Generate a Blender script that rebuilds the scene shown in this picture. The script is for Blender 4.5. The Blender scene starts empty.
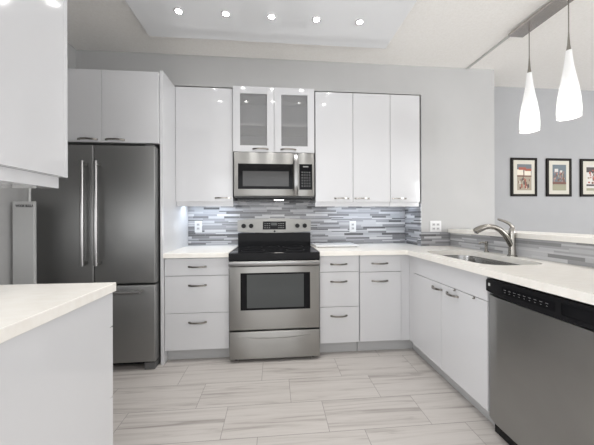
import bpy, bmesh, math, random
from mathutils import Vector, Matrix

sc = bpy.context.scene
COL = sc.collection
R = math.radians

# ------------------------------------------------------------------ camera
cd = bpy.data.cameras.new('camera')
cam = bpy.data.objects.new('camera', cd)
COL.objects.link(cam)
YAW, ROLL = R(4.8655), R(-0.1975)
rt = Vector((math.cos(YAW), -math.sin(YAW), 0))
fw = Vector((math.sin(YAW), math.cos(YAW), 0))
up = Vector((0, 0, 1))
rt2 = rt * math.cos(ROLL) + up * math.sin(ROLL)
up2 = -rt * math.sin(ROLL) + up * math.cos(ROLL)
m = Matrix((rt2, up2, -fw)).transposed().to_4x4()
m.translation = Vector((0, -2.873, 1.1964))
cam.matrix_world = m
cd.sensor_width = 36.0
cd.lens = 262.762 * 36.0 / 594.0
cd.shift_x = 0.56 / 594.0
cd.shift_y = -3.87 / 594.0
cd.clip_start = 0.02
sc.camera = cam

# ------------------------------------------------------------------ world, light, exposure
w = bpy.data.worlds.new('daylight')
sc.world = w
w.use_nodes = True
bg = w.node_tree.nodes['Background']
bg.inputs[0].default_value = (0.92, 0.95, 1.0, 1)
bg.inputs[1].default_value = 0.7

def area(name, loc, rot, sx, sy, power, color=(1, 1, 1)):
    l = bpy.data.lights.new(name, 'AREA')
    l.shape = 'RECTANGLE'
    l.size, l.size_y = sx, sy
    l.energy = power
    l.color = color
    o = bpy.data.objects.new(name, l)
    o.location = loc
    o.rotation_euler = rot
    COL.objects.link(o)
    return o

# added fill lights standing at invented openings in the walls behind and to the right
area('added_fill_behind', (-0.2, -5.9, 1.5), (R(105), 0, 0), 3.2, 2.2, 50, (0.97, 0.98, 1.0))
area('added_fill_beyond', (6.4, -5.9, 1.5), (R(112), 0, R(20)), 3.2, 2.2, 275, (0.97, 0.98, 1.0))
area('added_fill_dining', (8.1, -2.4, 1.5), (R(110), 0, R(90)), 2.8, 2.0, 12, (0.97, 0.98, 1.0))

area('added_fill_left', (-1.93, -3.05, 1.25), (R(100), 0, R(-90)), 1.4, 1.7, 50, (0.97, 0.98, 1.0))  # added fill from the left, at an invented wall opening

vs = sc.view_settings
vs.view_transform = 'Standard'
vs.look = 'None'
vs.gamma = 1.0
vs.use_curve_mapping = False
vs.exposure = -0.08

# ------------------------------------------------------------------ materials
def mat(name, col, rough=0.5, metal=0.0, coat=0.0, emis=None, estr=0.0, aniso=0.0, spec=0.5, trans=0.0):
    mt = bpy.data.materials.new(name)
    mt.use_nodes = True
    b = mt.node_tree.nodes['Principled BSDF']
    b.inputs['Base Color'].default_value = (*col, 1)
    b.inputs['Roughness'].default_value = rough
    b.inputs['Metallic'].default_value = metal
    b.inputs['Specular IOR Level'].default_value = spec
    if coat:
        b.inputs['Coat Weight'].default_value = coat
        b.inputs['Coat Roughness'].default_value = 0.03
    if emis:
        b.inputs['Emission Color'].default_value = (*emis, 1)
        b.inputs['Emission Strength'].default_value = estr
    if aniso:
        b.inputs['Anisotropic'].default_value = aniso
        t = mt.node_tree.nodes.new('ShaderNodeTangent')
        t.direction_type = 'RADIAL'
        t.axis = 'Z'
        b.inputs['Anisotropic Rotation'].default_value = .25
        mt.node_tree.links.new(t.outputs[0], b.inputs['Tangent'])
    if trans:
        b.inputs['Transmission Weight'].default_value = trans
    return mt

def N(mt, kind, **kw):
    n = mt.node_tree.nodes.new(kind)
    for k, v in kw.items():
        setattr(n, k, v)
    return n

def MATH(mt, op, a, b=None, c=None):
    n = N(mt, 'ShaderNodeMath', operation=op)
    for i, v in enumerate((a, b, c)):
        if v is None:
            continue
        if isinstance(v, (int, float)):
            n.inputs[i].default_value = v
        else:
            mt.node_tree.links.new(v, n.inputs[i])
    return n.outputs[0]

def ramp(mt, fac, stops, interp='LINEAR'):
    n = N(mt, 'ShaderNodeValToRGB')
    cr = n.color_ramp
    cr.interpolation = interp
    while len(cr.elements) < len(stops):
        cr.elements.new(0.5)
    for e, (p, c) in zip(cr.elements, stops):
        e.position = p
        e.color = (*c, 1)
    mt.node_tree.links.new(fac, n.inputs[0])
    return n.outputs[0]

def grain(mt, c0, c1, scale, stretch=(1, 1, 1), bump=0.0, detail=4):
    """noise colour variation (and bump) on world position"""
    nt = mt.node_tree
    b = nt.nodes['Principled BSDF']
    g = N(mt, 'ShaderNodeNewGeometry')
    mp = N(mt, 'ShaderNodeMapping')
    mp.inputs['Scale'].default_value = stretch
    nt.links.new(g.outputs['Position'], mp.inputs[0])
    nz = N(mt, 'ShaderNodeTexNoise')
    nz.inputs['Scale'].default_value = scale
    nz.inputs['Detail'].default_value = detail
    nt.links.new(mp.outputs[0], nz.inputs[0])
    nt.links.new(ramp(mt, nz.outputs[0], [(0.3, c0), (0.7, c1)]), b.inputs['Base Color'])
    if bump:
        bp = N(mt, 'ShaderNodeBump')
        bp.inputs['Strength'].default_value = bump
        bp.inputs['Distance'].default_value = 0.004
        nt.links.new(nz.outputs[0], bp.inputs['Height'])
        nt.links.new(bp.outputs[0], b.inputs['Normal'])
    return mt

M = {}
M['wall'] = grain(mat('wall_paint', (.62, .62, .615), .6), (.44, .438, .433), (.46, .458, .453), 3)
M['diningwall'] = grain(mat('cool_grey_wall_paint', (.36, .363, .37), .6), (.355, .358, .365), (.375, .378, .385), 3)
M['bouncewall'] = mat('bounce_wall_white', (.80, .80, .79), .6)  # unseen walls made lighter than the seen ones to bounce extra light
M['ceiling'] = grain(mat('textured_ceiling', (.72, .71, .69), .9), (.88, .86, .825), (.93, .915, .885), 70, bump=.4, detail=6)
M['cab'] = mat('gloss_white_lacquer', (.635, .635, .645), .10, coat=.3, spec=.45)
M['cabin'] = mat('cabinet_interior', (.55, .55, .56), .5)
M['toe'] = mat('toe_kick_grey', (.48, .48, .48), .45)
M['panel'] = mat('gloss_ceiling_panel', (.84, .85, .86), .06, coat=.8)
M['counter'] = grain(mat('quartz', (.8, .79, .76), .25), (.85, .815, .755), (.89, .865, .815), 14, (1, 2.5, 1))
M['steel'] = mat('brushed_steel', (.36, .355, .34), .34, 1, aniso=.95)
M['fridge'] = mat('fridge_steel', (.30, .30, .295), .5, 1)
M['dwsteel'] = grain(mat('dishwasher_steel', (.36, .36, .35), .33, 1, aniso=.6), (.34, .34, .33), (.38, .38, .37), 3)
M['darkgrey'] = mat('dark_grey_plastic', (.10, .10, .10), .45)
M['chrome'] = mat('satin_nickel', (.32, .305, .28), .25, 1)
M['guard'] = mat('backguard_steel', (.33, .325, .31), .42, 1, aniso=.3)
M['barsteel'] = mat('bar_steel', (.34, .335, .33), .28, 1)
M['black'] = mat('black_plastic', (.012, .012, .013), .22, spec=.15)
M['blackglass'] = mat('black_glass', (.008, .008, .009), .06, spec=.1)
M['ovenglass'] = mat('oven_window_glass', (.07, .075, .075), .10, spec=.3)
M['greyglass'] = mat('tinted_window', (.07, .07, .07), .1, spec=.3)
M['white'] = mat('white_plastic', (.72, .72, .72), .35, spec=.3)
M['socketwhite'] = mat('socket_face', (.55, .55, .55), .4, spec=.3)
M['slot'] = mat('slot_dark', (.06, .06, .06), .5)
M['grey'] = mat('pale_grey_plastic', (.50, .50, .49), .4)
M['mark'] = mat('pale_marks', (.28, .28, .28), .5)
M['ring'] = mat('burner_print', (.05, .05, .05), .3, spec=.1)
M['frame'] = mat('black_picture_frame', (.014, .012, .010), .6, spec=.15)
M['mat'] = mat('cream_mount', (.60, .575, .50), .8)
M['led'] = mat('led_diffuser', (1, 1, 1), .4, emis=(.85, .92, 1), estr=6)
M['spot'] = mat('spot_lens', (1, 1, 1), .4, emis=(1, .98, .95), estr=90)
M['bulb'] = mat('hood_bulb', (1, 1, 1), .4, emis=(1, .95, .88), estr=10)
M['nickelbar'] = grain(mat('brushed_nickel_canopy', (.42, .40, .385), .25, 1), (.50, .48, .46), (.57, .54, .52), 6)
M['trimgrey'] = mat('grey_trim', (.50, .50, .49), .5)
M['sinksteel'] = mat('sink_steel', (.34, .34, .335), .25, 1)

# cabinet door glass: lightly frosted grey pane
gm = mat('frosted_pane', (.36, .36, .36), .05, coat=.3)
gm.node_tree.nodes['Principled BSDF'].inputs['Alpha'].default_value = .42
M['pane'] = gm

# pendant shade: white opal glass glowing from the lamp inside
pm = bpy.data.materials.new('opal_glass')
pm.use_nodes = True
nt = pm.node_tree
nt.nodes.clear()
out = N(pm, 'ShaderNodeOutputMaterial')
tr = N(pm, 'ShaderNodeBsdfTranslucent')
tr.inputs[0].default_value = (.38, .38, .375, 1)
df = N(pm, 'ShaderNodeBsdfPrincipled')
df.inputs['Base Color'].default_value = (.85, .85, .85, 1)
df.inputs['Roughness'].default_value = .15
mx = N(pm, 'ShaderNodeMixShader')
mx.inputs[0].default_value = .5
em = N(pm, 'ShaderNodeEmission')
em.inputs[0].default_value = (1, .99, .97, 1)
em.inputs[1].default_value = .35
ad = N(pm, 'ShaderNodeAddShader')
nt.links.new(df.outputs[0], mx.inputs[1])
nt.links.new(tr.outputs[0], mx.inputs[2])
nt.links.new(mx.outputs[0], ad.inputs[0])
nt.links.new(em.outputs[0], ad.inputs[1])
nt.links.new(ad.outputs[0], out.inputs[0])
M['opal'] = pm

# floor: 0.603 x 0.2525 m porcelain planks, each row shifted by a third, veins along the plank
fm = mat('vein_tile', (.5, .48, .46), .35)
nt = fm.node_tree
b = nt.nodes['Principled BSDF']
g = N(fm, 'ShaderNodeNewGeometry')
sx = N(fm, 'ShaderNodeSeparateXYZ')
nt.links.new(g.outputs['Position'], sx.inputs[0])
yy = MATH(fm, 'DIVIDE', MATH(fm, 'ADD', sx.outputs[1], 1.4205), .2525)
row = MATH(fm, 'FLOOR', yy)
fy = MATH(fm, 'FRACT', yy)
xx = MATH(fm, 'DIVIDE', MATH(fm, 'ADD', MATH(fm, 'ADD', sx.outputs[0], -.307), MATH(fm, 'MULTIPLY', row, .201)), .603)
coln = MATH(fm, 'FLOOR', xx)
fx = MATH(fm, 'FRACT', xx)
dy = MATH(fm, 'MULTIPLY', MATH(fm, 'MINIMUM', fy, MATH(fm, 'SUBTRACT', 1.0, fy)), .2525)
dx = MATH(fm, 'MULTIPLY', MATH(fm, 'MINIMUM', fx, MATH(fm, 'SUBTRACT', 1.0, fx)), .603)
edge = MATH(fm, 'MINIMUM', dx, dy)
joint = MATH(fm, 'LESS_THAN', edge, .0016)
cmb = N(fm, 'ShaderNodeCombineXYZ')
nt.links.new(row, cmb.inputs[0])
nt.links.new(coln, cmb.inputs[1])
wn = N(fm, 'ShaderNodeTexWhiteNoise', noise_dimensions='3D')
nt.links.new(cmb.outputs[0], wn.inputs['Vector'])
off = N(fm, 'ShaderNodeVectorMath', operation='MULTIPLY_ADD')
nt.links.new(wn.outputs['Color'], off.inputs[0])
off.inputs[1].default_value = (7, 7, 7)
nt.links.new(g.outputs['Position'], off.inputs[2])
mp = N(fm, 'ShaderNodeMapping')
mp.inputs['Scale'].default_value = (.55, 11.0, 1)
mp.inputs['Rotation'].default_value = (0, 0, R(1.2))
nt.links.new(off.outputs[0], mp.inputs[0])
nz = N(fm, 'ShaderNodeTexNoise')
nz.inputs['Scale'].default_value = 2.3
nz.inputs['Detail'].default_value = 7
nz.inputs['Roughness'].default_value = .62
nz.inputs['Distortion'].default_value = .9
nt.links.new(mp.outputs[0], nz.inputs[0])
veins = ramp(fm, nz.outputs[0], [(.26, (.27, .245, .23)), (.37, (.40, .37, .35)), (.46, (.50, .47, .445)), (.6, (.545, .515, .49)), (.78, (.48, .45, .425))])
vmix = N(fm, 'ShaderNodeMix', data_type='RGBA')
nt.links.new(joint, vmix.inputs[0])
nt.links.new(veins, vmix.inputs[6])
vmix.inputs[7].default_value = (.25, .235, .22, 1)
nt.links.new(vmix.outputs[2], b.inputs['Base Color'])
M['floor'] = fm

# backsplash: thin glass and stone strips of random length and grey
def mosaic(name, axis, lo=1.0):
    mt = mat(name, (.5, .5, .5), .18, coat=.3)
    nt = mt.node_tree
    b = nt.nodes['Principled BSDF']
    g = N(mt, 'ShaderNodeNewGeometry')
    s = N(mt, 'ShaderNodeSeparateXYZ')
    nt.links.new(g.outputs['Position'], s.inputs[0])
    H = .0238
    zz = MATH(mt, 'DIVIDE', MATH(mt, 'ADD', s.outputs[2], -.915), H)
    row = MATH(mt, 'FLOOR', zz)
    fz = MATH(mt, 'FRACT', zz)
    def rnd(v, k):
        n = N(mt, 'ShaderNodeTexWhiteNoise', noise_dimensions='1D')
        nt.links.new(MATH(mt, 'ADD', MATH(mt, 'MULTIPLY', v, 1.37), k), n.inputs['W'])
        return n.outputs['Value']
    ln = MATH(mt, 'ADD', MATH(mt, 'MULTIPLY', rnd(row, 3.1), .14), .13)
    xx = MATH(mt, 'DIVIDE', MATH(mt, 'ADD', s.outputs[axis], MATH(mt, 'MULTIPLY', rnd(row, 9.7), 3.0)), ln)
    cell = MATH(mt, 'FLOOR', xx)
    fx = MATH(mt, 'FRACT', xx)
    # every strip may split once more into two half-height slivers
    c1 = N(mt, 'ShaderNodeCombineXYZ')
    nt.links.new(row, c1.inputs[0])
    nt.links.new(cell, c1.inputs[1])
    w1 = N(mt, 'ShaderNodeTexWhiteNoise', noise_dimensions='3D')
    nt.links.new(c1.outputs[0], w1.inputs['Vector'])
    split = MATH(mt, 'GREATER_THAN', w1.outputs['Value'], .5)
    half = MATH(mt, 'MULTIPLY', split, MATH(mt, 'GREATER_THAN', fz, .5))
    c2 = N(mt, 'ShaderNodeCombineXYZ')
    nt.links.new(row, c2.inputs[0])
    nt.links.new(cell, c2.inputs[1])
    nt.links.new(MATH(mt, 'ADD', half, 5.0), c2.inputs[2])
    w2 = N(mt, 'ShaderNodeTexWhiteNoise', noise_dimensions='3D')
    nt.links.new(c2.outputs[0], w2.inputs['Vector'])
    col = ramp(mt, w2.outputs['Value'], [(p, c if lo == 1.0 else tuple(.2 + q * .65 for q in c)) for p, c in [(0, (.11, .11, .115)), (.16, (.20, .20, .21)), (.32, (.29, .29, .305)), (.52, (.37, .373, .39)), (.72, (.45, .45, .47)), (.88, (.54, .54, .55))]], 'CONSTANT')
    sz = MATH(mt, 'MULTIPLY', MATH(mt, 'MINIMUM', fz, MATH(mt, 'SUBTRACT', 1.0, fz)), H)
    sxx = MATH(mt, 'MULTIPLY', MATH(mt, 'MINIMUM', fx, MATH(mt, 'SUBTRACT', 1.0, fx)), ln)
    jt = MATH(mt, 'LESS_THAN', MATH(mt, 'MINIMUM', sz, sxx), .0007)
    mixn = N(mt, 'ShaderNodeMix', data_type='RGBA')
    nt.links.new(jt, mixn.inputs[0])
    nt.links.new(col, mixn.inputs[6])
    mixn.inputs[7].default_value = (.40, .40, .40, 1)
    nt.links.new(mixn.outputs[2], b.inputs['Base Color'])
    nt.links.new(MATH(mt, 'ADD', MATH(mt, 'MULTIPLY', w2.outputs['Value'], .3), .1), b.inputs['Roughness'])
    return mt
M['mosx'] = mosaic('mosaic_strips', 0)
M['mosy'] = mosaic('mosaic_strips_side', 1)
M['mosl'] = mosaic('pale_mosaic_strips', 1, 1.15)

# ------------------------------------------------------------------ mesh helpers (world coordinates)
def new():
    return bmesh.new()

def box(bm, x0, x1, y0, y1, z0, z1, bev=0.0, seg=2):
    x0, x1 = sorted((x0, x1)); y0, y1 = sorted((y0, y1)); z0, z1 = sorted((z0, z1))
    v = [bm.verts.new((x, y, z)) for z in (z0, z1) for y in (y0, y1) for x in (x0, x1)]
    F = [(0, 2, 3, 1), (4, 5, 7, 6), (0, 1, 5, 4), (2, 6, 7, 3), (0, 4, 6, 2), (1, 3, 7, 5)]
    fs = [bm.faces.new([v[i] for i in f]) for f in F]
    if bev:
        es = list({e for f in fs for e in f.edges})
        bmesh.ops.bevel(bm, geom=es, offset=bev, segments=seg, affect='EDGES', profile=.5)
    return bm

def BX(*a, **k):
    return box(new(), *a, **k)

def frames(pts, upv):
    fr = []
    n = len(pts)
    for i in range(n):
        t = (pts[min(i + 1, n - 1)] - pts[max(i - 1, 0)]).normalized()
        s = t.cross(upv)
        if s.length < 1e-4:
            s = t.cross(Vector((1, 0, 0)))
        s.normalize()
        fr.append((t, s, s.cross(t).normalized()))
    return fr

def sweep(bm, pts, prof, upv=(0, 0, 1), scale=None):
    """sweep a closed 2-D profile (side, up) along pts, capped"""
    pts = [Vector(p) for p in pts]
    rings = []
    for i, (p, (t, s, u)) in enumerate(zip(pts, frames(pts, Vector(upv)))):
        k = scale[i] if scale else 1
        rings.append([bm.verts.new(p + s * a * k + u * c * k) for a, c in prof])
    n = len(prof)
    for r0, r1 in zip(rings, rings[1:]):
        for j in range(n):
            bm.faces.new((r0[j], r0[(j + 1) % n], r1[(j + 1) % n], r1[j]))
    bm.faces.new(rings[0][::-1])
    bm.faces.new(rings[-1])
    return bm

def circ(r, n=12, ry=None):
    ry = ry or r
    return [(r * math.cos(2 * math.pi * i / n), ry * math.sin(2 * math.pi * i / n)) for i in range(n)]

def rect(wd, h):
    return [(-wd / 2, -h / 2), (wd / 2, -h / 2), (wd / 2, h / 2), (-wd / 2, h / 2)]

def tube(bm, pts, r, n=12, scale=None, upv=(0, 0, 1)):
    return sweep(bm, pts, circ(r, n), upv, scale)

def cyl(bm, p0, p1, r, n=20):
    d = Vector(p1) - Vector(p0)
    upv = (0, 0, 1) if abs(d.normalized().z) < .9 else (1, 0, 0)
    return sweep(bm, [p0, p1], circ(r, n), upv)

def lathe(bm, prof, c, n=28, cap=True):
    """prof: (radius, z) pairs about the vertical through c"""
    rings = [[bm.verts.new((c[0] + r * math.cos(2 * math.pi * j / n), c[1] + r * math.sin(2 * math.pi * j / n), z)) for j in range(n)] for r, z in prof]
    for a, b2 in zip(rings, rings[1:]):
        for j in range(n):
            bm.faces.new((a[j], a[(j + 1) % n], b2[(j + 1) % n], b2[j]))
    if cap:
        bm.faces.new(rings[0][::-1])
        bm.faces.new(rings[-1])
    return bm

def prism(bm, poly, axis, a0, a1):
    """poly of 2-D points extruded along axis (0:x with (y,z), 1:y with (x,z), 2:z with (x,y))"""
    def mk(p, a):
        return {0: (a, p[0], p[1]), 1: (p[0], a, p[1]), 2: (p[0], p[1], a)}[axis]
    A = [bm.verts.new(mk(p, a0)) for p in poly]
    B = [bm.verts.new(mk(p, a1)) for p in poly]
    bm.faces.new(A)
    bm.faces.new(B[::-1])
    n = len(poly)
    for j in range(n):
        bm.faces.new((A[j], B[j], B[(j + 1) % n], A[(j + 1) % n]))
    bmesh.ops.recalc_face_normals(bm, faces=bm.faces)
    return bm

def link(name, bm, mt, base=(0, 0, 0), parent=None, smooth=False):
    bmesh.ops.recalc_face_normals(bm, faces=bm.faces)
    bmesh.ops.translate(bm, verts=bm.verts, vec=-Vector(base))
    me = bpy.data.meshes.new(name)
    bm.to_mesh(me)
    bm.free()
    for q in (mt if isinstance(mt, (list, tuple)) else [mt]):
        me.materials.append(q)
    if smooth:
        for p in me.polygons:
            p.use_smooth = True
        try:
            me.set_sharp_from_angle(angle=R(40))
        except Exception:
            pass
    o = bpy.data.objects.new(name, me)
    if parent:
        o.parent = parent
    else:
        o.location = base
    COL.objects.link(o)
    return o

class Thing:
    def __init__(s, name, label, cat, base, group=None):
        s.base = base
        s.o = bpy.data.objects.new(name, None)
        s.o.empty_display_size = .05
        s.o.location = base
        s.o['label'] = label
        s.o['category'] = cat
        if group:
            s.o['group'] = group
        COL.objects.link(s.o)
    def part(s, name, bm, mt, parent=None, smooth=False, label=None):
        o = link(name, bm, M[mt] if isinstance(mt, str) else mt, s.base, parent or s.o, smooth)
        if label:
            o['label'] = label
        return o

def single(name, bm, mt, label, cat, base=(0, 0, 0), group=None, smooth=False):
    o = link(name, bm, M[mt] if isinstance(mt, str) else mt, base, None, smooth)
    o['label'] = label
    o['category'] = cat
    if group:
        o['group'] = group
    return o

def struct(name, bm, mt):
    o = link(name, bm, M[mt] if isinstance(mt, str) else mt)
    o['kind'] = 'structure'
    return o

# ------------------------------------------------------------------ the room
ZC = 2.738
XL, XD = -1.88, 8.2          # left wall, right wall of the dining room
YB = -6.0
struct('floor', BX(XL - .12, XD + .12, YB - .1, .12, -.06, 0), 'floor')
struct('ceiling', BX(XL - .12, XD + .12, YB - .1, .12, ZC, ZC + .08), 'ceiling')
NX0, NX1 = -.937, 1.489      # niche for the run of cabinets
YS = -.326
struct('wall_back', BX(XL - .12, XD, 0, .12, 0, ZC), 'diningwall')
bm = box(new(), XL, NX1, YS, -.0005, 2.447, ZC)
struct('wall_soffit', bm, 'wall')
struct('wall_pier', BX(NX1, 2.285, YS, -.0005, 0, ZC), 'wall')
struct('wall_left', BX(XL - .12, XL, -2.35, 0, 0, ZC), 'wall')
bm = box(new(), XL - .12, XL, YB, -3.75, 0, ZC)
box(bm, XL - .12, XL, -3.75, -2.35, 0, .4)  # unseen opening added in the left wall for its fill light
box(bm, XL - .12, XL, -3.75, -2.35, 2.1, ZC)
struct('wall_left_behind', bm, 'bouncewall')
struct('wall_bulkhead', BX(XL, -1.785, -1.55, YS - .0005, 2.43, ZC), 'wall')
# right wall of the dining room and wall behind the camera, with unseen openings added for the fill lights
bm = box(new(), XD, XD + .12, YB, 0, 0, .5)
box(bm, XD, XD + .12, YB, 0, 2.5, ZC)
box(bm, XD, XD + .12, YB, -3.8, .5, 2.5)
box(bm, XD, XD + .12, -1.0, 0, .5, 2.5)
struct('wall_right', bm, 'bouncewall')
bm = box(new(), XL, XD, YB - .12, YB, 0, .5)
box(bm, XL, XD, YB - .12, YB, 2.5, ZC)
box(bm, XL, -1.8, YB - .12, YB, .5, 2.5)
box(bm, 1.45, 4.5, YB - .12, YB, .5, 2.5)
box(bm, 8.0, XD, YB - .12, YB, .5, 2.5)
struct('wall_behind', bm, 'bouncewall')
# half wall between kitchen and dining room
XH = 1.790
struct('wall_half', BX(XH + .008, 2.04, -2.6, YS - .0005, 0, 1.048), 'wall')
# tiling
struct('wall_backsplash', BX(-.904, NX1 - .010, -.008, -.0006, .9155, 1.45), 'mosx')
struct('wall_backsplash_return', BX(NX1 - .008, NX1 - .0005, YS, -.0006, .9155, 1.345), 'mosy')
struct('wall_backsplash_pier', BX(NX1 - .008, XH - .001, YS - .008, YS - .0005, .9155, 1.058), 'mosx')
struct('wall_backsplash_sink', BX(XH, XH + .0075, -2.6, YS - .009, .9155, 1.048), 'mosl')
struct('trim_1', BX(1.975, 1.995, -2.6, YS - .0005, ZC - .010, ZC - .0005), 'trimgrey')
single('ledge_cap', BX(1.765, 2.065, -2.62, YS - .009, 1.0485, 1.087, .004), 'counter',
       'long white stone ledge capping the half wall behind the sink', 'ledge', (1.9, -1.5, 1.0485))

# ------------------------------------------------------------------ ceiling: dropped gloss panel and spots
single('ceiling_panel', BX(-1.013, .985, -2.05, -.628, ZC - .045, ZC - .0005, .002), 'panel',
       'large glossy white dropped ceiling panel holding the small spotlights', 'ceiling panel', (0, -1.3, ZC - .045))
ZP = ZC - .045
order = ['leftmost', 'second from left', 'middle', 'second from right', 'rightmost']
for j, y in enumerate((-.922, -1.245)):
    for i, x in enumerate((-.677, -.346, -.013, .322, .655)):
        lab = ('small lit ceiling spotlight, %s of the row nearest the cabinets' % order[i]) if j == 0 else \
              ('small lit ceiling spotlight, %s of the row further from the cabinets' % order[i])
        t = Thing('ceiling_spotlight', lab, 'spotlight', (x, y, ZP), 'spotlights in the glossy ceiling panel')
        bm = lathe(new(), [(.021, ZP - .0005), (.034, ZP - .0005), (.034, ZP - .003), (.030, ZP - .006), (.022, ZP - .006), (.021, ZP - .0005)], (x, y), cap=False)
        t.part('trim_ring', bm, 'white', smooth=True)
        t.part('lens', lathe(new(), [(.0205, ZP - .0005), (.0205, ZP - .003), (.012, ZP - .0042), (.001, ZP - .0045)], (x, y)), 'spot', smooth=True)
        l = bpy.data.lights.new('spot_beam', 'SPOT')
        l.energy = 14
        l.spot_size = R(84)
        l.spot_blend = 1
        l.shadow_soft_size = .015
        l.color = (1, .98, .96)
        lo = bpy.data.objects.new('spot_beam', l)
        lo.location = (0, 0, -.012)
        lo.parent = t.o
        COL.objects.link(lo)

# ------------------------------------------------------------------ pendants
XP = 2.010
t = Thing('pendant_canopy', 'long brushed nickel ceiling bar carrying the white glass pendants', 'light fixture', (XP, -1.38, ZC))
t.part('canopy_bar', BX(1.945, 2.080, -1.92, -.842, ZC - .034, ZC - .011, .004), 'nickelbar')
for i, y in enumerate((-.964, -1.242, -1.52, -1.80)):
    lab = ['white glass teardrop pendant lamp, furthest from the camera on its bar',
           'white glass teardrop pendant lamp, second along the bar from the far pier',
           'white glass teardrop pendant lamp, third along the bar from the far pier',
           'white glass teardrop pendant lamp, nearest the camera on its bar'][i]
    t = Thing('pendant_lamp', lab, 'pendant lamp', (XP, y, ZC - .034), 'white glass pendants over the half wall')
    zt = 2.338
    bm = cyl(new(), (XP, y, zt + .09), (XP, y, ZC - .0345), .0032, 10)
    t.part('cord', bm, 'chrome', smooth=True)
    t.part('cone_fitting', lathe(new(), [(.0125, zt - .004), (.0125, zt + .004), (.008, zt + .04), (.0045, zt + .10), (.0033, zt + .13)], (XP, y), 16), 'chrome', smooth=True)
    prof = [(.016, zt), (.018, zt - .03), (.025, zt - .10), (.037, zt - .18), (.050, zt - .26), (.0585, zt - .33), (.0625, zt - .385), (.0635, zt - .42), (.062, zt - .458)]
    inner = [(r - .004, z) for r, z in prof[::-1]]
    inner[0] = (inner[0][0], prof[-1][1])
    t.part('glass_shade', lathe(new(), prof + inner, (XP, y), 32, cap=False), 'opal', smooth=True)
    l = bpy.data.lights.new('pendant_bulb', 'POINT')
    l.energy = 6.5
    l.shadow_soft_size = .03
    l.color = (1, .97, .93)
    lo = bpy.data.objects.new('pendant_bulb', l)
    lo.location = (0, 0, zt - .36 - (ZC - .034))
    lo.parent = t.o
    COL.objects.link(lo)

# ------------------------------------------------------------------ cabinet fittings
def bow(axis, c, length, out, z):
    """bow pull: arc standing off the face, flat feet. axis 0 along x (out = -y), 1 along y (out = -x)"""
    bm = new()
    n = 14
    pts = []
    for i in range(n + 1):
        s = -1 + 2 * i / n
        d = .004 + .024 * (1 - abs(s) ** 2.6)
        a = s * length / 2
        pts.append((c + a, out - d, z) if axis == 0 else (out - d, c + a, z))
    sweep(bm, pts, rect(.007, .0135))
    for s in (-1, 1):
        a = c + s * (length / 2 - .004)
        if axis == 0:
            box(bm, a - .010, a + .010, out - .0065, out - .0003, z - .0075, z + .0075, .002)
        else:
            box(bm, out - .0065, out - .0003, a - .010, a + .010, z - .0075, z + .0075, .002)
    return bm

def front(t, name, x0, x1, yf, z0, z1, hc=None, hz=None, hl=.14):
    """slab front facing -y"""
    d = t.part(name, BX(x0, x1, yf, yf + .0195, z0, z1, .0015), 'cab')
    if hc is not None:
        t.part('handle', bow(0, hc, hl, yf, hz), 'chrome', d, smooth=True, label='satin nickel bow handle')
    return d

YF = -.620
# three drawer base left of the range
def drawer_base(x0, x1, label, hx, zs):
    t = Thing('base_cabinet', label, 'cabinet', ((x0 + x1) / 2, -.3, 0))
    t.part('body', BX(x0, x1, -.599, -.012, .105, .873), 'cab')
    t.part('toe_kick', BX(x0, x1, -.556, -.03, .001, .1045), 'toe')
    for z0, z1, hz in zs:
        front(t, 'drawer', x0 + .0015, x1 - .0015, YF, z0, z1, hx, hz)
    return t
drawer_base(-.902, -.380, 'white three drawer base cabinet between the refrigerator and the range', -.638,
            [(.7255, .866, .799), (.4145, .7215, .644), (.107, .4105, .336)])
drawer_base(.392, .741, 'white narrow three drawer base cabinet right beside the range', .560,
            [(.7325, .872, .799), (.4275, .7285, .648), (.112, .4235, .349)])
t = Thing('base_cabinet', 'white base cabinet with one drawer over a door, in the inner corner', 'cabinet', (.94, -.3, 0))
t.part('body', BX(.7455, 1.20, -.599, -.012, .105, .873), 'cab')
t.part('toe_kick', BX(.7455, 1.2615, -.556, -.03, .001, .1045), 'toe')
front(t, 'drawer', .750, 1.124, YF, .7255, .872, .930, .799)
front(t, 'door', .750, 1.124, YF, .112, .7215, .930, .645)
t.part('corner_filler', BX(1.128, 1.206, -.612, -.5995, .105, .873), 'cab')
t.part('corner_filler', BX(1.206, 1.2155, -.6955, -.6125, .105, .873), 'cab')

# sink base on the right run, doors face -x
XF = 1.195
t = Thing('sink_cabinet', 'white gloss sink base cabinet with two doors under the sink', 'cabinet', (1.5, -1.05, 0))
bm = box(new(), XF + .021, 1.78, -1.485, -1.467, .105, .873)
box(bm, XF + .021, 1.78, -.675, -.66, .105, .873)
box(bm, XF + .021, 1.78, -1.4665, -.6755, .105, .123)
box(bm, XF + .021, XF + .039, -1.4665, -.6755, .1235, .873)
t.part('body', bm, 'cab')
t.part('toe_kick', BX(1.262, 1.75, -1.487, -.5555, .001, .1045), 'toe')
t.part('false_front', BX(XF, XF + .02, -1.489, -.698, .7275, .873, .0015), 'cab')
for y0, y1, hy in ((-1.488, -1.0806, -1.20), (-1.079, -.698, -1.035)):
    d = t.part('door', BX(XF, XF + .02, y0, y1, .107, .7235, .0015), 'cab')
    t.part('handle', bow(1, hy, .110, XF, .682), 'chrome', d, smooth=True, label='satin nickel bow handle')
for y in (-1.225, -1.395):
    bm = box(new(), XF - .004, XF - .0003, y - .005, y + .005, .712, .7268)
    box(bm, XF - .012, XF - .0042, y - .004, y + .004, .712, .717)
    t.part('door_catch', bm, 'chrome', label='small metal catch hooked over the door')

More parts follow.
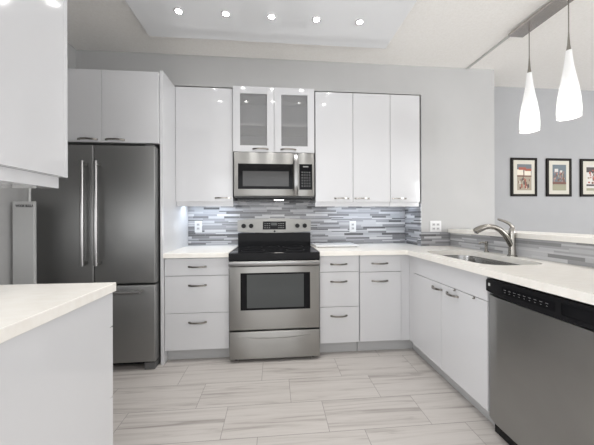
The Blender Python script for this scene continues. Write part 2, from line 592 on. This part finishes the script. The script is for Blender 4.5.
# upper cabinets
YU, ZU0, ZU1 = -.361, 1.358, 2.421
def rail(t, x0, x1):
    t.part('light_rail', BX(x0, x1, YU + .020, YU + .038, 1.314, 1.3579), 'cab')
t = Thing('wall_cabinet', 'white gloss single door wall cabinet left of the microwave', 'cabinet', (-.645, -.18, ZU0))
t.part('body', BX(-.903, -.386, YU + .021, -.002, ZU0, ZU1), 'cab')
front(t, 'door', -.903, -.386, YU, ZU0, ZU1, -.475, 1.392)
rail(t, -.903, -.386)
t = Thing('wall_cabinet', 'white gloss double door wall cabinet just right of the microwave', 'cabinet', (.77, -.18, ZU0))
t.part('body', BX(.401, 1.146, YU + .021, -.002, ZU0, ZU1), 'cab')
front(t, 'door', .401, .769, YU, ZU0, ZU1, .658, 1.392)
front(t, 'door', .773, 1.1455, YU, ZU0, ZU1, .862, 1.392)
rail(t, .401, 1.146)
t = Thing('wall_cabinet', 'white gloss narrow single door wall cabinet against the pier', 'cabinet', (1.3, -.18, ZU0))
t.part('body', BX(1.149, 1.452, YU + .021, -.010, ZU0, ZU1), 'cab')
d = front(t, 'door', 1.150, 1.452, YU, ZU0, ZU1, 1.238, 1.392)
rail(t, 1.149, 1.452)

# glass door cabinet over the microwave
GY = -.378
t = Thing('glass_cabinet', 'white wall cabinet with two glass framed doors over the microwave', 'cabinet', (.003, -.18, 1.826))
x0, x1, z0, z1 = -.381, .388, 1.826, 2.440
bm = box(new(), x0, x0 + .018, GY + .022, -.002, z0, z1)
box(bm, x1 - .018, x1, GY + .022, -.002, z0, z1)
box(bm, x0 + .0185, x1 - .0185, GY + .022, -.002, z0, z0 + .018)
box(bm, x0 + .0185, x1 - .0185, GY + .022, -.002, z1 - .018, z1)
box(bm, x0 + .0185, x1 - .0185, -.012, -.002, z0 + .0185, z1 - .0185)
t.part('body', bm, 'cab')
t.part('shelf', BX(x0 + .019, x1 - .019, -.335, -.0125, 2.088, 2.112), 'white')
for (a, b2, hx) in ((-.381, .0025, -.125), (.0055, .388, .137)):
    bw = .066
    bm = box(new(), a, a + bw, GY, GY + .0195, z0, z1, .001)
    box(bm, b2 - bw, b2, GY, GY + .0195, z0, z1, .001)
    box(bm, a + bw, b2 - bw, GY, GY + .0195, z0, z0 + .060)
    box(bm, a + bw, b2 - bw, GY, GY + .0195, z1 - .066, z1)
    d = t.part('door_frame', bm, 'cab')
    t.part('glass_pane', BX(a + bw - .004, b2 - bw + .004, GY + .0085, GY + .0125, z0 + .056, z1 - .062), 'pane', d)
    t.part('handle', bow(0, hx, .14, GY, 1.852), 'chrome', d, smooth=True, label='satin nickel bow handle')

# cabinet over the refrigerator and the tall end panel
t = Thing('wall_cabinet', 'white deep two door cabinet above the refrigerator', 'cabinet', (-1.36, -.3, 1.826))
t.part('body', BX(-1.785, -.933, -.628, -.002, 1.812, 2.392), 'cab')
front(t, 'door', -1.784, -1.371, -.650, 1.812, 2.392, -1.475, 1.833)
front(t, 'door', -1.368, -.934, -.650, 1.812, 2.392, -1.268, 1.833)
t.part('filler_strip', BX(XL + .001, -1.787, -.640, -.02, 1.812, 2.392), 'cab')
single('end_panel', BX(-.9295, -.9050, -.632, -.009, 0, 2.415, .001), 'cab',
       'tall white gloss side panel between the refrigerator and the counter', 'panel', (-.92, -.32, 0))

# ------------------------------------------------------------------ peninsula on the left
t = Thing('peninsula_cabinet', 'white peninsula base cabinet at left with plain end panel', 'cabinet', (-1.3, -1.95, 0))
t.part('body', BX(XL + .001, -.722, -2.26, -1.665, .105, .873), 'cab')
t.part('toe_kick', BX(XL + .001, -.7215, -2.2, -1.72, .001, .1045), 'toe')
t.part('end_panel', BX(-.7215, -.712, -2.27, -1.664, .001, .8745), 'cab')
for x0, x1 in ((-1.30, -.713), (-1.879, -1.304)):
    for z0, z1, hz in ((.7255, .8715, .80), (.4145, .7215, .644), (.107, .4105, .336)):
        d = t.part('drawer', BX(x0, x1, -1.664, -1.644, z0, z1, .0015), 'cab')
single('countertop', BX(XL + .001, -.704, -2.29, -1.632, .8755, .915, .003), 'counter',
       'white quartz worktop on the peninsula at left', 'countertop', (-1.3, -1.95, .8755))
t = Thing('hanging_cabinet', 'white gloss wall cabinet hung over the left peninsula', 'cabinet', (-1.4, -1.78, 1.36))
t.part('body', BX(XL + .001, -.945, -1.97, -1.621, 1.384, 2.44), 'cab')
t.part('side_panel', BX(-.9445, -.930, -1.97, -1.621, 1.386, 2.44), 'cab')
t.part('light_rail', BX(XL + .001, -.952, -1.96, -1.622, 1.334, 1.3835), 'cab')
for x0, x1 in ((-1.42, -.929), (-1.879, -1.424)):
    t.part('door', BX(x0, x1, -1.62, -1.60, 1.384, 2.44, .0015), 'cab')

# ------------------------------------------------------------------ worktops by the range
single('countertop', BX(-.9045, -.378, -.648, -.0085, .8755, .915, .003), 'counter',
       'short white quartz worktop between the refrigerator panel and the range', 'countertop', (-.64, -.33, .8755))

def rounded(x0, x1, y0, y1, r, n=8):
    pts = []
    for cx, cy, a0 in ((x1 - r, y1 - r, 0), (x0 + r, y1 - r, 90), (x0 + r, y0 + r, 180), (x1 - r, y0 + r, 270)):
        for i in range(n + 1):
            a = R(a0 + 90 * i / n)
            pts.append((cx + r * math.cos(a), cy + r * math.sin(a)))
    return pts
SINK = rounded(1.262, 1.678, -1.425, -.715, .12)
outer = [(.388, -.648), (1.15, -.648), (1.166, -.664), (1.166, -2.24), (XH - .0015, -2.24), (XH - .0015, YS - .009), (NX1 - .0095, YS - .009), (NX1 - .0095, -.0095), (.388, -.0095)]
bm = new()
edges = []
loops = {}
for z in (.8755, .915):
    for key, poly in (('o', outer), ('s', SINK)):
        vsx = [bm.verts.new((x, y, z)) for x, y in poly]
        loops[key, z] = vsx
    es = []
    for key in 'os':
        L_ = loops[key, z]
        es += [bm.edges.new((L_[i], L_[(i + 1) % len(L_)])) for i in range(len(L_))]
    bmesh.ops.triangle_fill(bm, edges=es, use_beauty=True)
for key in 'os':
    A, B = loops[key, .8755], loops[key, .915]
    for i in range(len(A)):
        j = (i + 1) % len(A)
        bm.faces.new((A[i], A[j], B[j], B[i]))
single('countertop', bm, 'counter', 'long white quartz worktop running round the corner and holding the sink', 'countertop', (1.2, -1, .8755))

# ------------------------------------------------------------------ sink, tap, soap dispenser
t = Thing('sink', 'undermounted stainless steel single bowl sink with rounded corners', 'sink', (1.48, -1.08, .70))
bm = new()
def ins(d):
    return rounded(1.262 + d, 1.678 - d, -1.425 + d, -.715 - d, max(.12 - d * .7, .03))
seq = [(-.02, .8735), (.004, .8735), (.006, .86), (.012, .74), (.03, .70), (.06, .69), (.06, .687), (.024, .695), (.004, .74), (-.002, .86), (-.02, .868)]
rings = [[bm.verts.new((x, y, z)) for x, y in ins(d)] for d, z in seq]
for a, b2 in zip(rings, rings[1:]):
    for i in range(len(a)):
        j = (i + 1) % len(a)
        bm.faces.new((a[i], a[j], b2[j], b2[i]))
bm.faces.new(rings[5])
bm.faces.new(rings[6])
t.part('bowl', bm, 'sinksteel', smooth=True)
t.part('drain', lathe(new(), [(.045, .6905), (.045, .6935), (.034, .6945), (.030, .692)], (1.53, -1.08), 24), 'chrome', smooth=True)

FX, FY = 1.738, -1.088
t = Thing('faucet', 'brushed nickel pull out kitchen faucet with lever, behind the sink', 'faucet', (FX, FY, .915))
t.part('base_ring', lathe(new(), [(.031, .9155), (.031, .921), (.027, .926)], (FX, FY), 24), 'chrome', smooth=True)
bm = lathe(new(), [(.0245, .926), (.0225, .97), (.0215, 1.05), (.0225, 1.085), (.020, 1.112), (.013, 1.126), (.003, 1.13)], (FX, FY), 24)
t.part('body', bm, 'chrome', smooth=True)
sp = [(0, .985), (-.022, 1.03), (-.047, 1.072), (-.078, 1.105), (-.112, 1.126), (-.148, 1.134), (-.180, 1.131), (-.205, 1.123), (-.232, 1.110), (-.252, 1.097)]
bm = tube(new(), [(FX + a, FY + .045 * (-a / .25), z) for a, z in sp], .0195, 16, [1.05, 1.05, 1, .98, .95, .95, 1.0, 1.15, 1.2, 1.12], upv=(0, 1, 0))
t.part('spout', bm, 'chrome', smooth=True)
t.part('spray_nozzle', cyl(new(), (FX - .240, FY + .043, 1.098), (FX - .244, FY + .043, 1.082), .013, 18), 'darkgrey', smooth=True)
lv = [(.008, 1.095), (.003, 1.130), (-.018, 1.155), (-.050, 1.172), (-.092, 1.188)]
bm = sweep(new(), [(FX + a, FY - a * .25, z) for a, z in lv], circ(.013, 12, .007), (0, 1, 0), [1.3, 1.15, .85, .7, .55])
t.part('lever', bm, 'chrome', smooth=True)

t = Thing('soap_dispenser', 'small brushed nickel soap dispenser to the left of the faucet', 'soap dispenser', (1.745, -.845, .915))
bm = lathe(new(), [(.018, .9155), (.018, .922), (.011, .928), (.010, .972), (.0125, .985), (.0125, 1.000), (.004, 1.005)], (1.745, -.845), 20)
t.part('stem', bm, 'chrome', smooth=True)
t.part('nozzle', tube(new(), [(1.745, -.845, .992), (1.71, -.838, .994), (1.688, -.834, .987)], .0065, 12, upv=(0, 1, 0)), 'chrome', smooth=True)

# ------------------------------------------------------------------ refrigerator
t = Thing('refrigerator', 'dark stainless french door refrigerator with bottom freezer drawer', 'refrigerator', (-1.40, -.35, 0))
t.part('case', BX(-1.850, -.952, -.625, -.02, .035, 1.773, .004), 'darkgrey')
t.part('door', BX(-1.396, -.941, -.702, -.630, .690, 1.776, .009, 3), 'fridge', smooth=True)
t.part('door', BX(-1.853, -1.401, -.702, -.630, .690, 1.776, .009, 3), 'fridge', smooth=True)
t.part('freezer_drawer', BX(-1.853, -.941, -.702, -.630, .065, .676, .009, 3), 'fridge', smooth=True)
for x in (-1.448, -1.350):
    bm = tube(new(), [(x, -.755, .842), (x, -.755, 1.642)], .0145, 16, upv=(1, 0, 0))
    for z in (.862, 1.622):
        box(bm, x - .009, x + .009, -.748, -.7025, z - .012, z + .012, .003)
    t.part('door_handle', bm, 'barsteel', smooth=True, label='long vertical steel bar handle')
bm = tube(new(), [(-1.77, -.752, .635), (-1.03, -.752, .635)], .0125, 16)
for x in (-1.75, -1.05):
    box(bm, x - .012, x + .012, -.745, -.7025, .626, .644, .003)
t.part('drawer_handle', bm, 'barsteel', smooth=True, label='horizontal steel bar handle')
t.part('hinge_cover', BX(-1.02, -.955, -.69, -.60, 1.7775, 1.791, .003), 'darkgrey')
for x in (-1.80, -.99):
    t.part('foot', BX(x - .04, x + .042, -.695, -.56, .001, .058, .006), 'darkgrey')
t.part('base_grille', BX(-1.755, -1.04, -.62, -.60, .012, .034), 'black')

# tall pale box standing by the refrigerator, left
t = Thing('tall_box', 'tall narrow pale grey box with dark lettering and thin pole beside refrigerator', 'box', (-1.77, -.83, 0))
BYF = -.85
t.part('body', BX(-1.846, -1.704, BYF, BYF + .022, .001, 1.326, .004), 'grey')
t.part('pole', cyl(new(), (-1.742, BYF + .011, 1.3265), (-1.742, BYF + .011, 1.62), .0085, 14), 'grey', smooth=True)
cu = bpy.data.curves.new('lettering', 'FONT')
cu.body = 'WOOK BULLA'
cu.size = .026
cu.extrude = .0004
cu.offset = .0007
tmp = bpy.data.objects.new('lettering_source', cu)
COL.objects.link(tmp)
bpy.context.view_layer.update()
me = bpy.data.meshes.new_from_object(tmp.evaluated_get(bpy.context.evaluated_depsgraph_get()))
bpy.data.objects.remove(tmp)
bm = new()
bm.from_mesh(me)
wdt = max(v.co.x for v in bm.verts)
bmesh.ops.scale(bm, vec=(.118 / wdt, 1, 1), verts=bm.verts)
bmesh.ops.rotate(bm, cent=(0, 0, 0), matrix=Matrix.Rotation(R(90), 3, 'X'), verts=bm.verts)
bmesh.ops.translate(bm, vec=(-1.824, BYF - .0007, 1.285), verts=bm.verts)
t.part('lettering', bm, 'slot', label='small dark lettering across the top')

# ------------------------------------------------------------------ range
t = Thing('range', 'stainless steel electric range with black glass cooktop under the microwave', 'oven', (.005, -.33, 0))
RX0, RX1 = -.373, .384
t.part('body', BX(RX0 + .004, RX1 - .004, -.625, -.03, .032, .893, .003), 'darkgrey')
bm = box(new(), RX0, RX1, -.672, -.031, .8935, .913, .004)
t.part('cooktop', bm, 'blackglass')
bm = box(new(), RX0 + .001, RX1 - .001, -.69, -.626, .800, .893)
t.part('front_lip', BX(RX0, RX1, -.685, -.6725, .852, .912, .004), 'black')
bm.free()
t.part('vent_trim', BX(RX0 + .002, RX1 - .002, -.66, -.6255, .806, .8925), 'black')
for (bx_, by_, br) in ((-.19, -.49, .105), (.19, -.49, .085), (-.19, -.22, .075), (.19, -.22, .105), (0, -.17, .055)):
    bm = lathe(new(), [(br, .9133), (br, .9136), (br - .004, .9136), (br - .004, .9133)], (bx_, by_), 36, cap=False)
    t.part('burner_ring', bm, 'ring')
d = t.part('oven_door', BX(RX0 + .001, RX1 - .001, -.668, -.628, .272, .800, .006, 3), 'steel', smooth=True)
t.part('window_border', BX(-.279, .302, -.6705, -.6682, .437, .746, .001), 'blackglass', d)
t.part('window_glass', BX(-.226, .248, -.6722, -.6708, .455, .733), 'ovenglass', d)
bm = box(new(), RX0 + .006, RX1 - .006, -.728, -.706, .814, .851, .007, 3)
for x in (RX0 + .03, RX1 - .03):
    box(bm, x - .014, x + .014, -.7065, -.6605, .82, .845, .003)
t.part('door_handle', bm, 'barsteel', d, smooth=True, label='full width steel bar handle')
dr = t.part('storage_drawer', BX(RX0 + .001, RX1 - .001, -.668, -.628, .030, .258, .005, 3), 'steel', smooth=True)
bm = new()
pts = []
for i in range(17):
    s = -1 + i / 8
    pts.append((.005 + s * .30, -.669 - .010 * (1 - s * s), .213 - .018 * (1 - s * s)))
sweep(bm, pts, rect(.010, .016))
t.part('drawer_lip', bm, 'steel', dr, smooth=True)
for x in (RX0 + .05, RX1 - .05):
    t.part('foot', cyl(new(), (x, -.60, .001), (x, -.60, .0315), .018, 16), 'black')
# backguard
poly = []
for i in range(13):
    s = -1 + i / 6
    poly.append((.005 + s * .385, 1.183 + .016 * (1 - s * s)))
for i in range(13):
    s = 1 - i / 6
    poly.append((.005 + s * .385, 1.062 - .013 * (1 - s * s)))
bg_ = t.part('backguard', prism(new(), poly, 1, -.092, -.032), 'guard')
t.part('backguard_riser', BX(RX0 - .004, RX1 + .004, -.078, -.033, .9135, 1.046), 'blackglass', bg_)
t.part('display', BX(-.118, .124, -.0945, -.0922, 1.083, 1.168, .001), 'blackglass', bg_)
for i in range(3):
    for x in (-.095, -.072, -.049, .05, .073, .096):
        t.part('touch_key', BX(x - .007, x + .007, -.0953, -.0946, 1.098 + i * .022, 1.104 + i * .022), 'mark', bg_)
t.part('clock_window', BX(-.032, .032, -.0953, -.0948, 1.125, 1.155), 'ovenglass', bg_)
for x in (-.315, -.238, .245, .323):
    bm = cyl(new(), (x, -.1195, 1.122), (x, -.0923, 1.122), .023, 22)
    box(bm, x - .004, x + .004, -.126, -.1195, 1.103, 1.141, .001)
    t.part('knob', bm, 'black', bg_, smooth=True)
t.part('round_badge', cyl(new(), (.005, -.0945, 1.064), (.005, -.0922, 1.064), .010, 20), 'black', bg_)

# ------------------------------------------------------------------ over the range microwave
t = Thing('microwave', 'stainless steel over the range microwave with black window', 'microwave', (.003, -.2, 1.39))
MX0, MX1, MY = -.372, .382, -.400
t.part('case', BX(MX0, MX1, -.372, -.010, 1.396, 1.818, .003), 'darkgrey')
d = t.part('door', BX(MX0, .222, MY, -.373, 1.408, 1.818, .006, 3), 'steel', smooth=True)
t.part('window_border', BX(-.332, .180, MY - .003, MY - .0003, 1.474, 1.710, .001), 'blackglass', d)
t.part('window_glass', BX(-.288, .140, MY - .0045, MY - .0032, 1.500, 1.640), 'greyglass', d)
bm = new()
pts = []
for i in range(13):
    s = -1 + i / 6
    pts.append((.205, MY - .010 - .032 * (1 - s ** 4), 1.61 + s * .183))
sweep(bm, pts, rect(.014, .030), (1, 0, 0))
for s in (-1, 1):
    box(bm, .192, .218, MY - .014, MY - .0003, 1.61 + s * .178 - .012, 1.61 + s * .178 + .012, .003)
t.part('door_handle', bm, 'barsteel', d, smooth=True, label='bowed vertical chrome handle')
c = t.part('control_panel', BX(.2235, MX1, MY, -.373, 1.408, 1.818, .006, 3), 'steel', smooth=True)
t.part('keypad', BX(.238, .362, MY - .003, MY - .0003, 1.470, 1.712, .001), 'blackglass', c)
for i in range(6):
    for j in range(4):
        t.part('touch_key', BX(.262 + j * .024, .270 + j * .024, MY - .0036, MY - .0031, 1.50 + i * .026, 1.508 + i * .026), 'mark', c)
t.part('clock_window', BX(.275, .325, MY - .0036, MY - .0031, 1.682, 1.692), 'mark', c)
t.part('vent_grille', BX(MX0 + .02, MX1 - .02, -.36, -.05, 1.378, 1.3955, .003), 'black')
hl = t.part('hood_lamp', BX(.00, .09, -.345, -.30, 1.3745, 1.3778), 'bulb')
l = bpy.data.lights.new('hood_light', 'AREA')
l.size = .09
l.energy = .5
l.color = (1, .95, .88)
lo = bpy.data.objects.new('hood_light', l)
lo.location = (.045 - .003, -.32 + .2, 1.372 - 1.39)
lo.parent = t.o
COL.objects.link(lo)

# ------------------------------------------------------------------ dishwasher
t = Thing('dishwasher', 'stainless steel dishwasher with black control strip under the right worktop', 'dishwasher', (1.5, -1.8, 0))
DY0, DY1 = -2.098, -1.496
t.part('case', BX(XF + .03, 1.77, DY0 + .004, DY1 - .004, .11, .868), 'darkgrey')
# door: bulging sheet with rolled edges
bm = new()
prof = []
for i in range(33):
    s = -1 + i / 16
    prof.append((XF + .005 - .017 * min(1, (1 - abs(s)) / .19) ** .9, (DY0 + DY1) / 2 - s * (DY1 - DY0) / 2))
prof += [(XF + .029, DY0), (XF + .029, DY1)]
prism(bm, prof, 2, .088, .770)
t.part('door', bm, 'dwsteel', smooth=True)
# control strip with bowed lower edge
bm = new()
poly = []
ym = (DY0 + DY1) / 2
for i in range(21):
    s = -1 + i / 10
    poly.append((ym - s * .300, .792 - .020 * (1 - s * s)))
poly += [(DY0 + .001, .850), (DY0 + .010, .862), (DY1 - .010, .862), (DY1 - .001, .850)]
cp = t.part('control_strip', prism(bm, poly, 0, XF - .014, XF + .0285), 'black')
t.part('badge', BX(XF - .0155, XF - .0142, DY1 - .029, DY1 - .018, .823, .838), 'grey', cp)
t.part('display_window', BX(XF - .0155, XF - .0142, -1.86, -1.60, .800, .838, .001), 'blackglass', cp)
for i in range(9):
    y = -1.62 - i * .026
    t.part('button', BX(XF - .0166, XF - .0156, y - .006, y + .006, .8235, .8252), 'mark', cp)
    t.part('button', BX(XF - .0166, XF - .0156, y - .003, y + .003, .8115, .813), 'mark', cp)
t.part('grip_pocket', BX(XF - .0165, XF - .0142, -2.05, -1.885, .797, .845, .003), 'blackglass', cp)
t.part('toe_plate', BX(XF + .035, XF + .05, DY0 + .003, DY1 - .003, .001, .1085), 'black')
single('end_panel', BX(XF, 1.785, -2.135, -2.102, 0, .874, .001), 'cab',
       'white end panel closing the right run beside the dishwasher', 'panel', (1.5, -2.12, 0))

# ------------------------------------------------------------------ under cabinet lights
for x0, x1, e, lab in ((-.88, -.42, 1.4, 'slim white under cabinet light strip left of the microwave'),
                       (.62, 1.43, 1.3, 'slim white under cabinet light strip right of the microwave')):
    t = Thing('light_strip', lab, 'light', ((x0 + x1) / 2, -.15, 1.357))
    t.part('housing', BX(x0, x1, -.165, -.135, 1.348, 1.3575, .002), 'white')
    t.part('diffuser', BX(x0 + .005, x1 - .005, -.162, -.138, 1.3455, 1.3478), 'led')
    l = bpy.data.lights.new('strip_light', 'AREA')
    l.shape = 'RECTANGLE'
    l.size, l.size_y = x1 - x0, .03
    l.energy = e
    l.color = (.72, .84, 1)
    lo = bpy.data.objects.new('strip_light', l)
    lo.location = (0, 0, -.014)
    lo.parent = t.o
    COL.objects.link(lo)

# ------------------------------------------------------------------ outlets
def outlet(x, z, y, wd, h, label, gangs=1):
    t = Thing('outlet' if gangs == 1 else 'switch_plate', label, 'outlet', (x, y, z))
    p = t.part('plate', BX(x - wd / 2, x + wd / 2, y - .006, y - .0004, z - h / 2, z + h / 2, .002), 'white')
    for g_ in range(gangs):
        gx = x + (g_ - (gangs - 1) / 2) * .046
        for s in (-1, 1):
            f = t.part('socket', BX(gx - .016, gx + .016, y - .0085, y - .0062, z + s * .021 - .015, z + s * .021 + .015, .001), 'socketwhite')
            for dx_ in (-.006, .006):
                bm = box(new(), gx + dx_ - .0022, gx + dx_ + .0022, y - .0092, y - .0086, z + s * .021 - .006, z + s * .021 + .008)
                t.part('slot', bm, 'slot', f)
outlet(-.800, 1.115, -.0085, .074, .122, 'white duplex outlet on the mosaic tiles left of the range')
outlet(.872, 1.107, -.0085, .074, .122, 'white duplex outlet on the mosaic tiles right of the range')
outlet(1.638, 1.110, YS, .118, .118, 'white double outlet plate on the grey pier wall', 2)

# thin white board lying on the worktop
t = Thing('cutting_board', 'thin white board lying on the worktop right of the range', 'board', (.63, -.2, .9155))
t.part('slab', BX(.405, .830, -.365, -.06, .921, .934, .003), 'white')
for fx_ in (.43, .805):
    for fy_ in (-.34, -.085):
        t.part('foot', cyl(new(), (fx_, fy_, .9155), (fx_, fy_, .9208), .008, 12), 'slot')  # feet added so the gap under the slab gives a shadow line

# ------------------------------------------------------------------ framed pictures
AC = {k: mat('print_' + k, c, .6) for k, c in dict(
    slate=(.13, .145, .16), red=(.34, .085, .05), cream=(.72, .66, .55), tan=(.33, .28, .21), brown=(.16, .07, .05),
    blue=(.13, .165, .19), dark=(.06, .05, .05), rose=(.40, .22, .18), pale=(.60, .58, .55), olive=(.30, .29, .20)).items()}
def picture(x0, x1, label, art):
    z0, z1, y = 1.450, 1.905, -.001
    t = Thing('framed_picture', label, 'picture', ((x0 + x1) / 2, y, z0), 'framed prints on the dining room wall')
    f = .028
    bm = box(new(), x0, x0 + f, y - .016, y, z0, z1, .002)
    box(bm, x1 - f, x1, y - .016, y, z0, z1, .002)
    box(bm, x0 + f, x1 - f, y - .016, y, z0, z0 + f, .002)
    box(bm, x0 + f, x1 - f, y - .016, y, z1 - f, z1, .002)
    t.part('frame', bm, 'frame')
    t.part('mount', BX(x0 + f, x1 - f, y - .010, y - .001, z0 + f, z1 - f), 'mat')
    ax0, ax1, az0, az1 = x0 + .078, x1 - .070, z0 + .072, z1 - .076
    keys = []
    bm = new()
    fm_ = []
    for i, (u0, u1, v0, v1, k) in enumerate(art):
        n0 = len(bm.faces)
        box(bm, ax0 + u0 * (ax1 - ax0), ax0 + u1 * (ax1 - ax0), y - .0112 - i * .00004, y - .0101, az0 + v0 * (az1 - az0), az0 + v1 * (az1 - az0))
        if k not in keys:
            keys.append(k)
        bm.faces.ensure_lookup_table()
        for q in bm.faces[n0:]:
            q.material_index = keys.index(k)
    t.part('print', bm, [AC[k] for k in keys])
random.seed(11)
a1 = [(0, 1, 0, 1, 'tan'), (0, 1, .66, 1, 'slate'), (0, .42, .58, .80, 'cream'), (.5, .95, .56, .76, 'cream'), (.1, .62, .78, .88, 'red'), (.55, 1, .74, .83, 'red'), (.44, .5, .56, .78, 'brown'), (0, 1, .52, .57, 'brown')]
for i in range(26):
    x, z = random.uniform(.08, .85), random.uniform(.03, .40)
    a1.append((x, x + random.uniform(.05, .10), z, z + random.uniform(.07, .15), random.choice(['brown', 'red', 'cream', 'brown', 'dark'])))
a2 = [(0, 1, 0, 1, 'slate'), (0, 1, .62, 1, 'blue'), (0, 1, 0, .24, 'olive'), (0, 1, .24, .34, 'brown')]
for i in range(38):
    x, z = random.uniform(.02, .88), random.uniform(.3, .68)
    a2.append((x, x + random.uniform(.04, .09), z, z + random.uniform(.06, .12), random.choice(['rose', 'brown', 'tan', 'rose', 'brown', 'slate'])))
a2 += [(.15, .4, .72, .84, 'pale'), (.55, .7, .70, .78, 'pale')]
a3 = [(0, 1, 0, 1, 'pale'), (0, 1, .72, .92, 'dark'), (0, 1, .0, .1, 'olive'), (0, 1, .18, .25, 'dark')]
for i in range(18):
    x, z = random.uniform(.02, .85), random.uniform(.25, .72)
    a3.append((x, x + .13, z, z + random.uniform(.05, .10), random.choice(['rose', 'brown', 'tan', 'dark', 'red'])))
picture(2.775, 3.106, 'black framed print with red roofs and cream houses, leftmost of the three', a1)
picture(3.231, 3.556, 'black framed print with a row of rose figures under blue, middle of three', a2)
picture(3.678, 4.005, 'black framed print with dark and pale bands, rightmost of the three', a3)
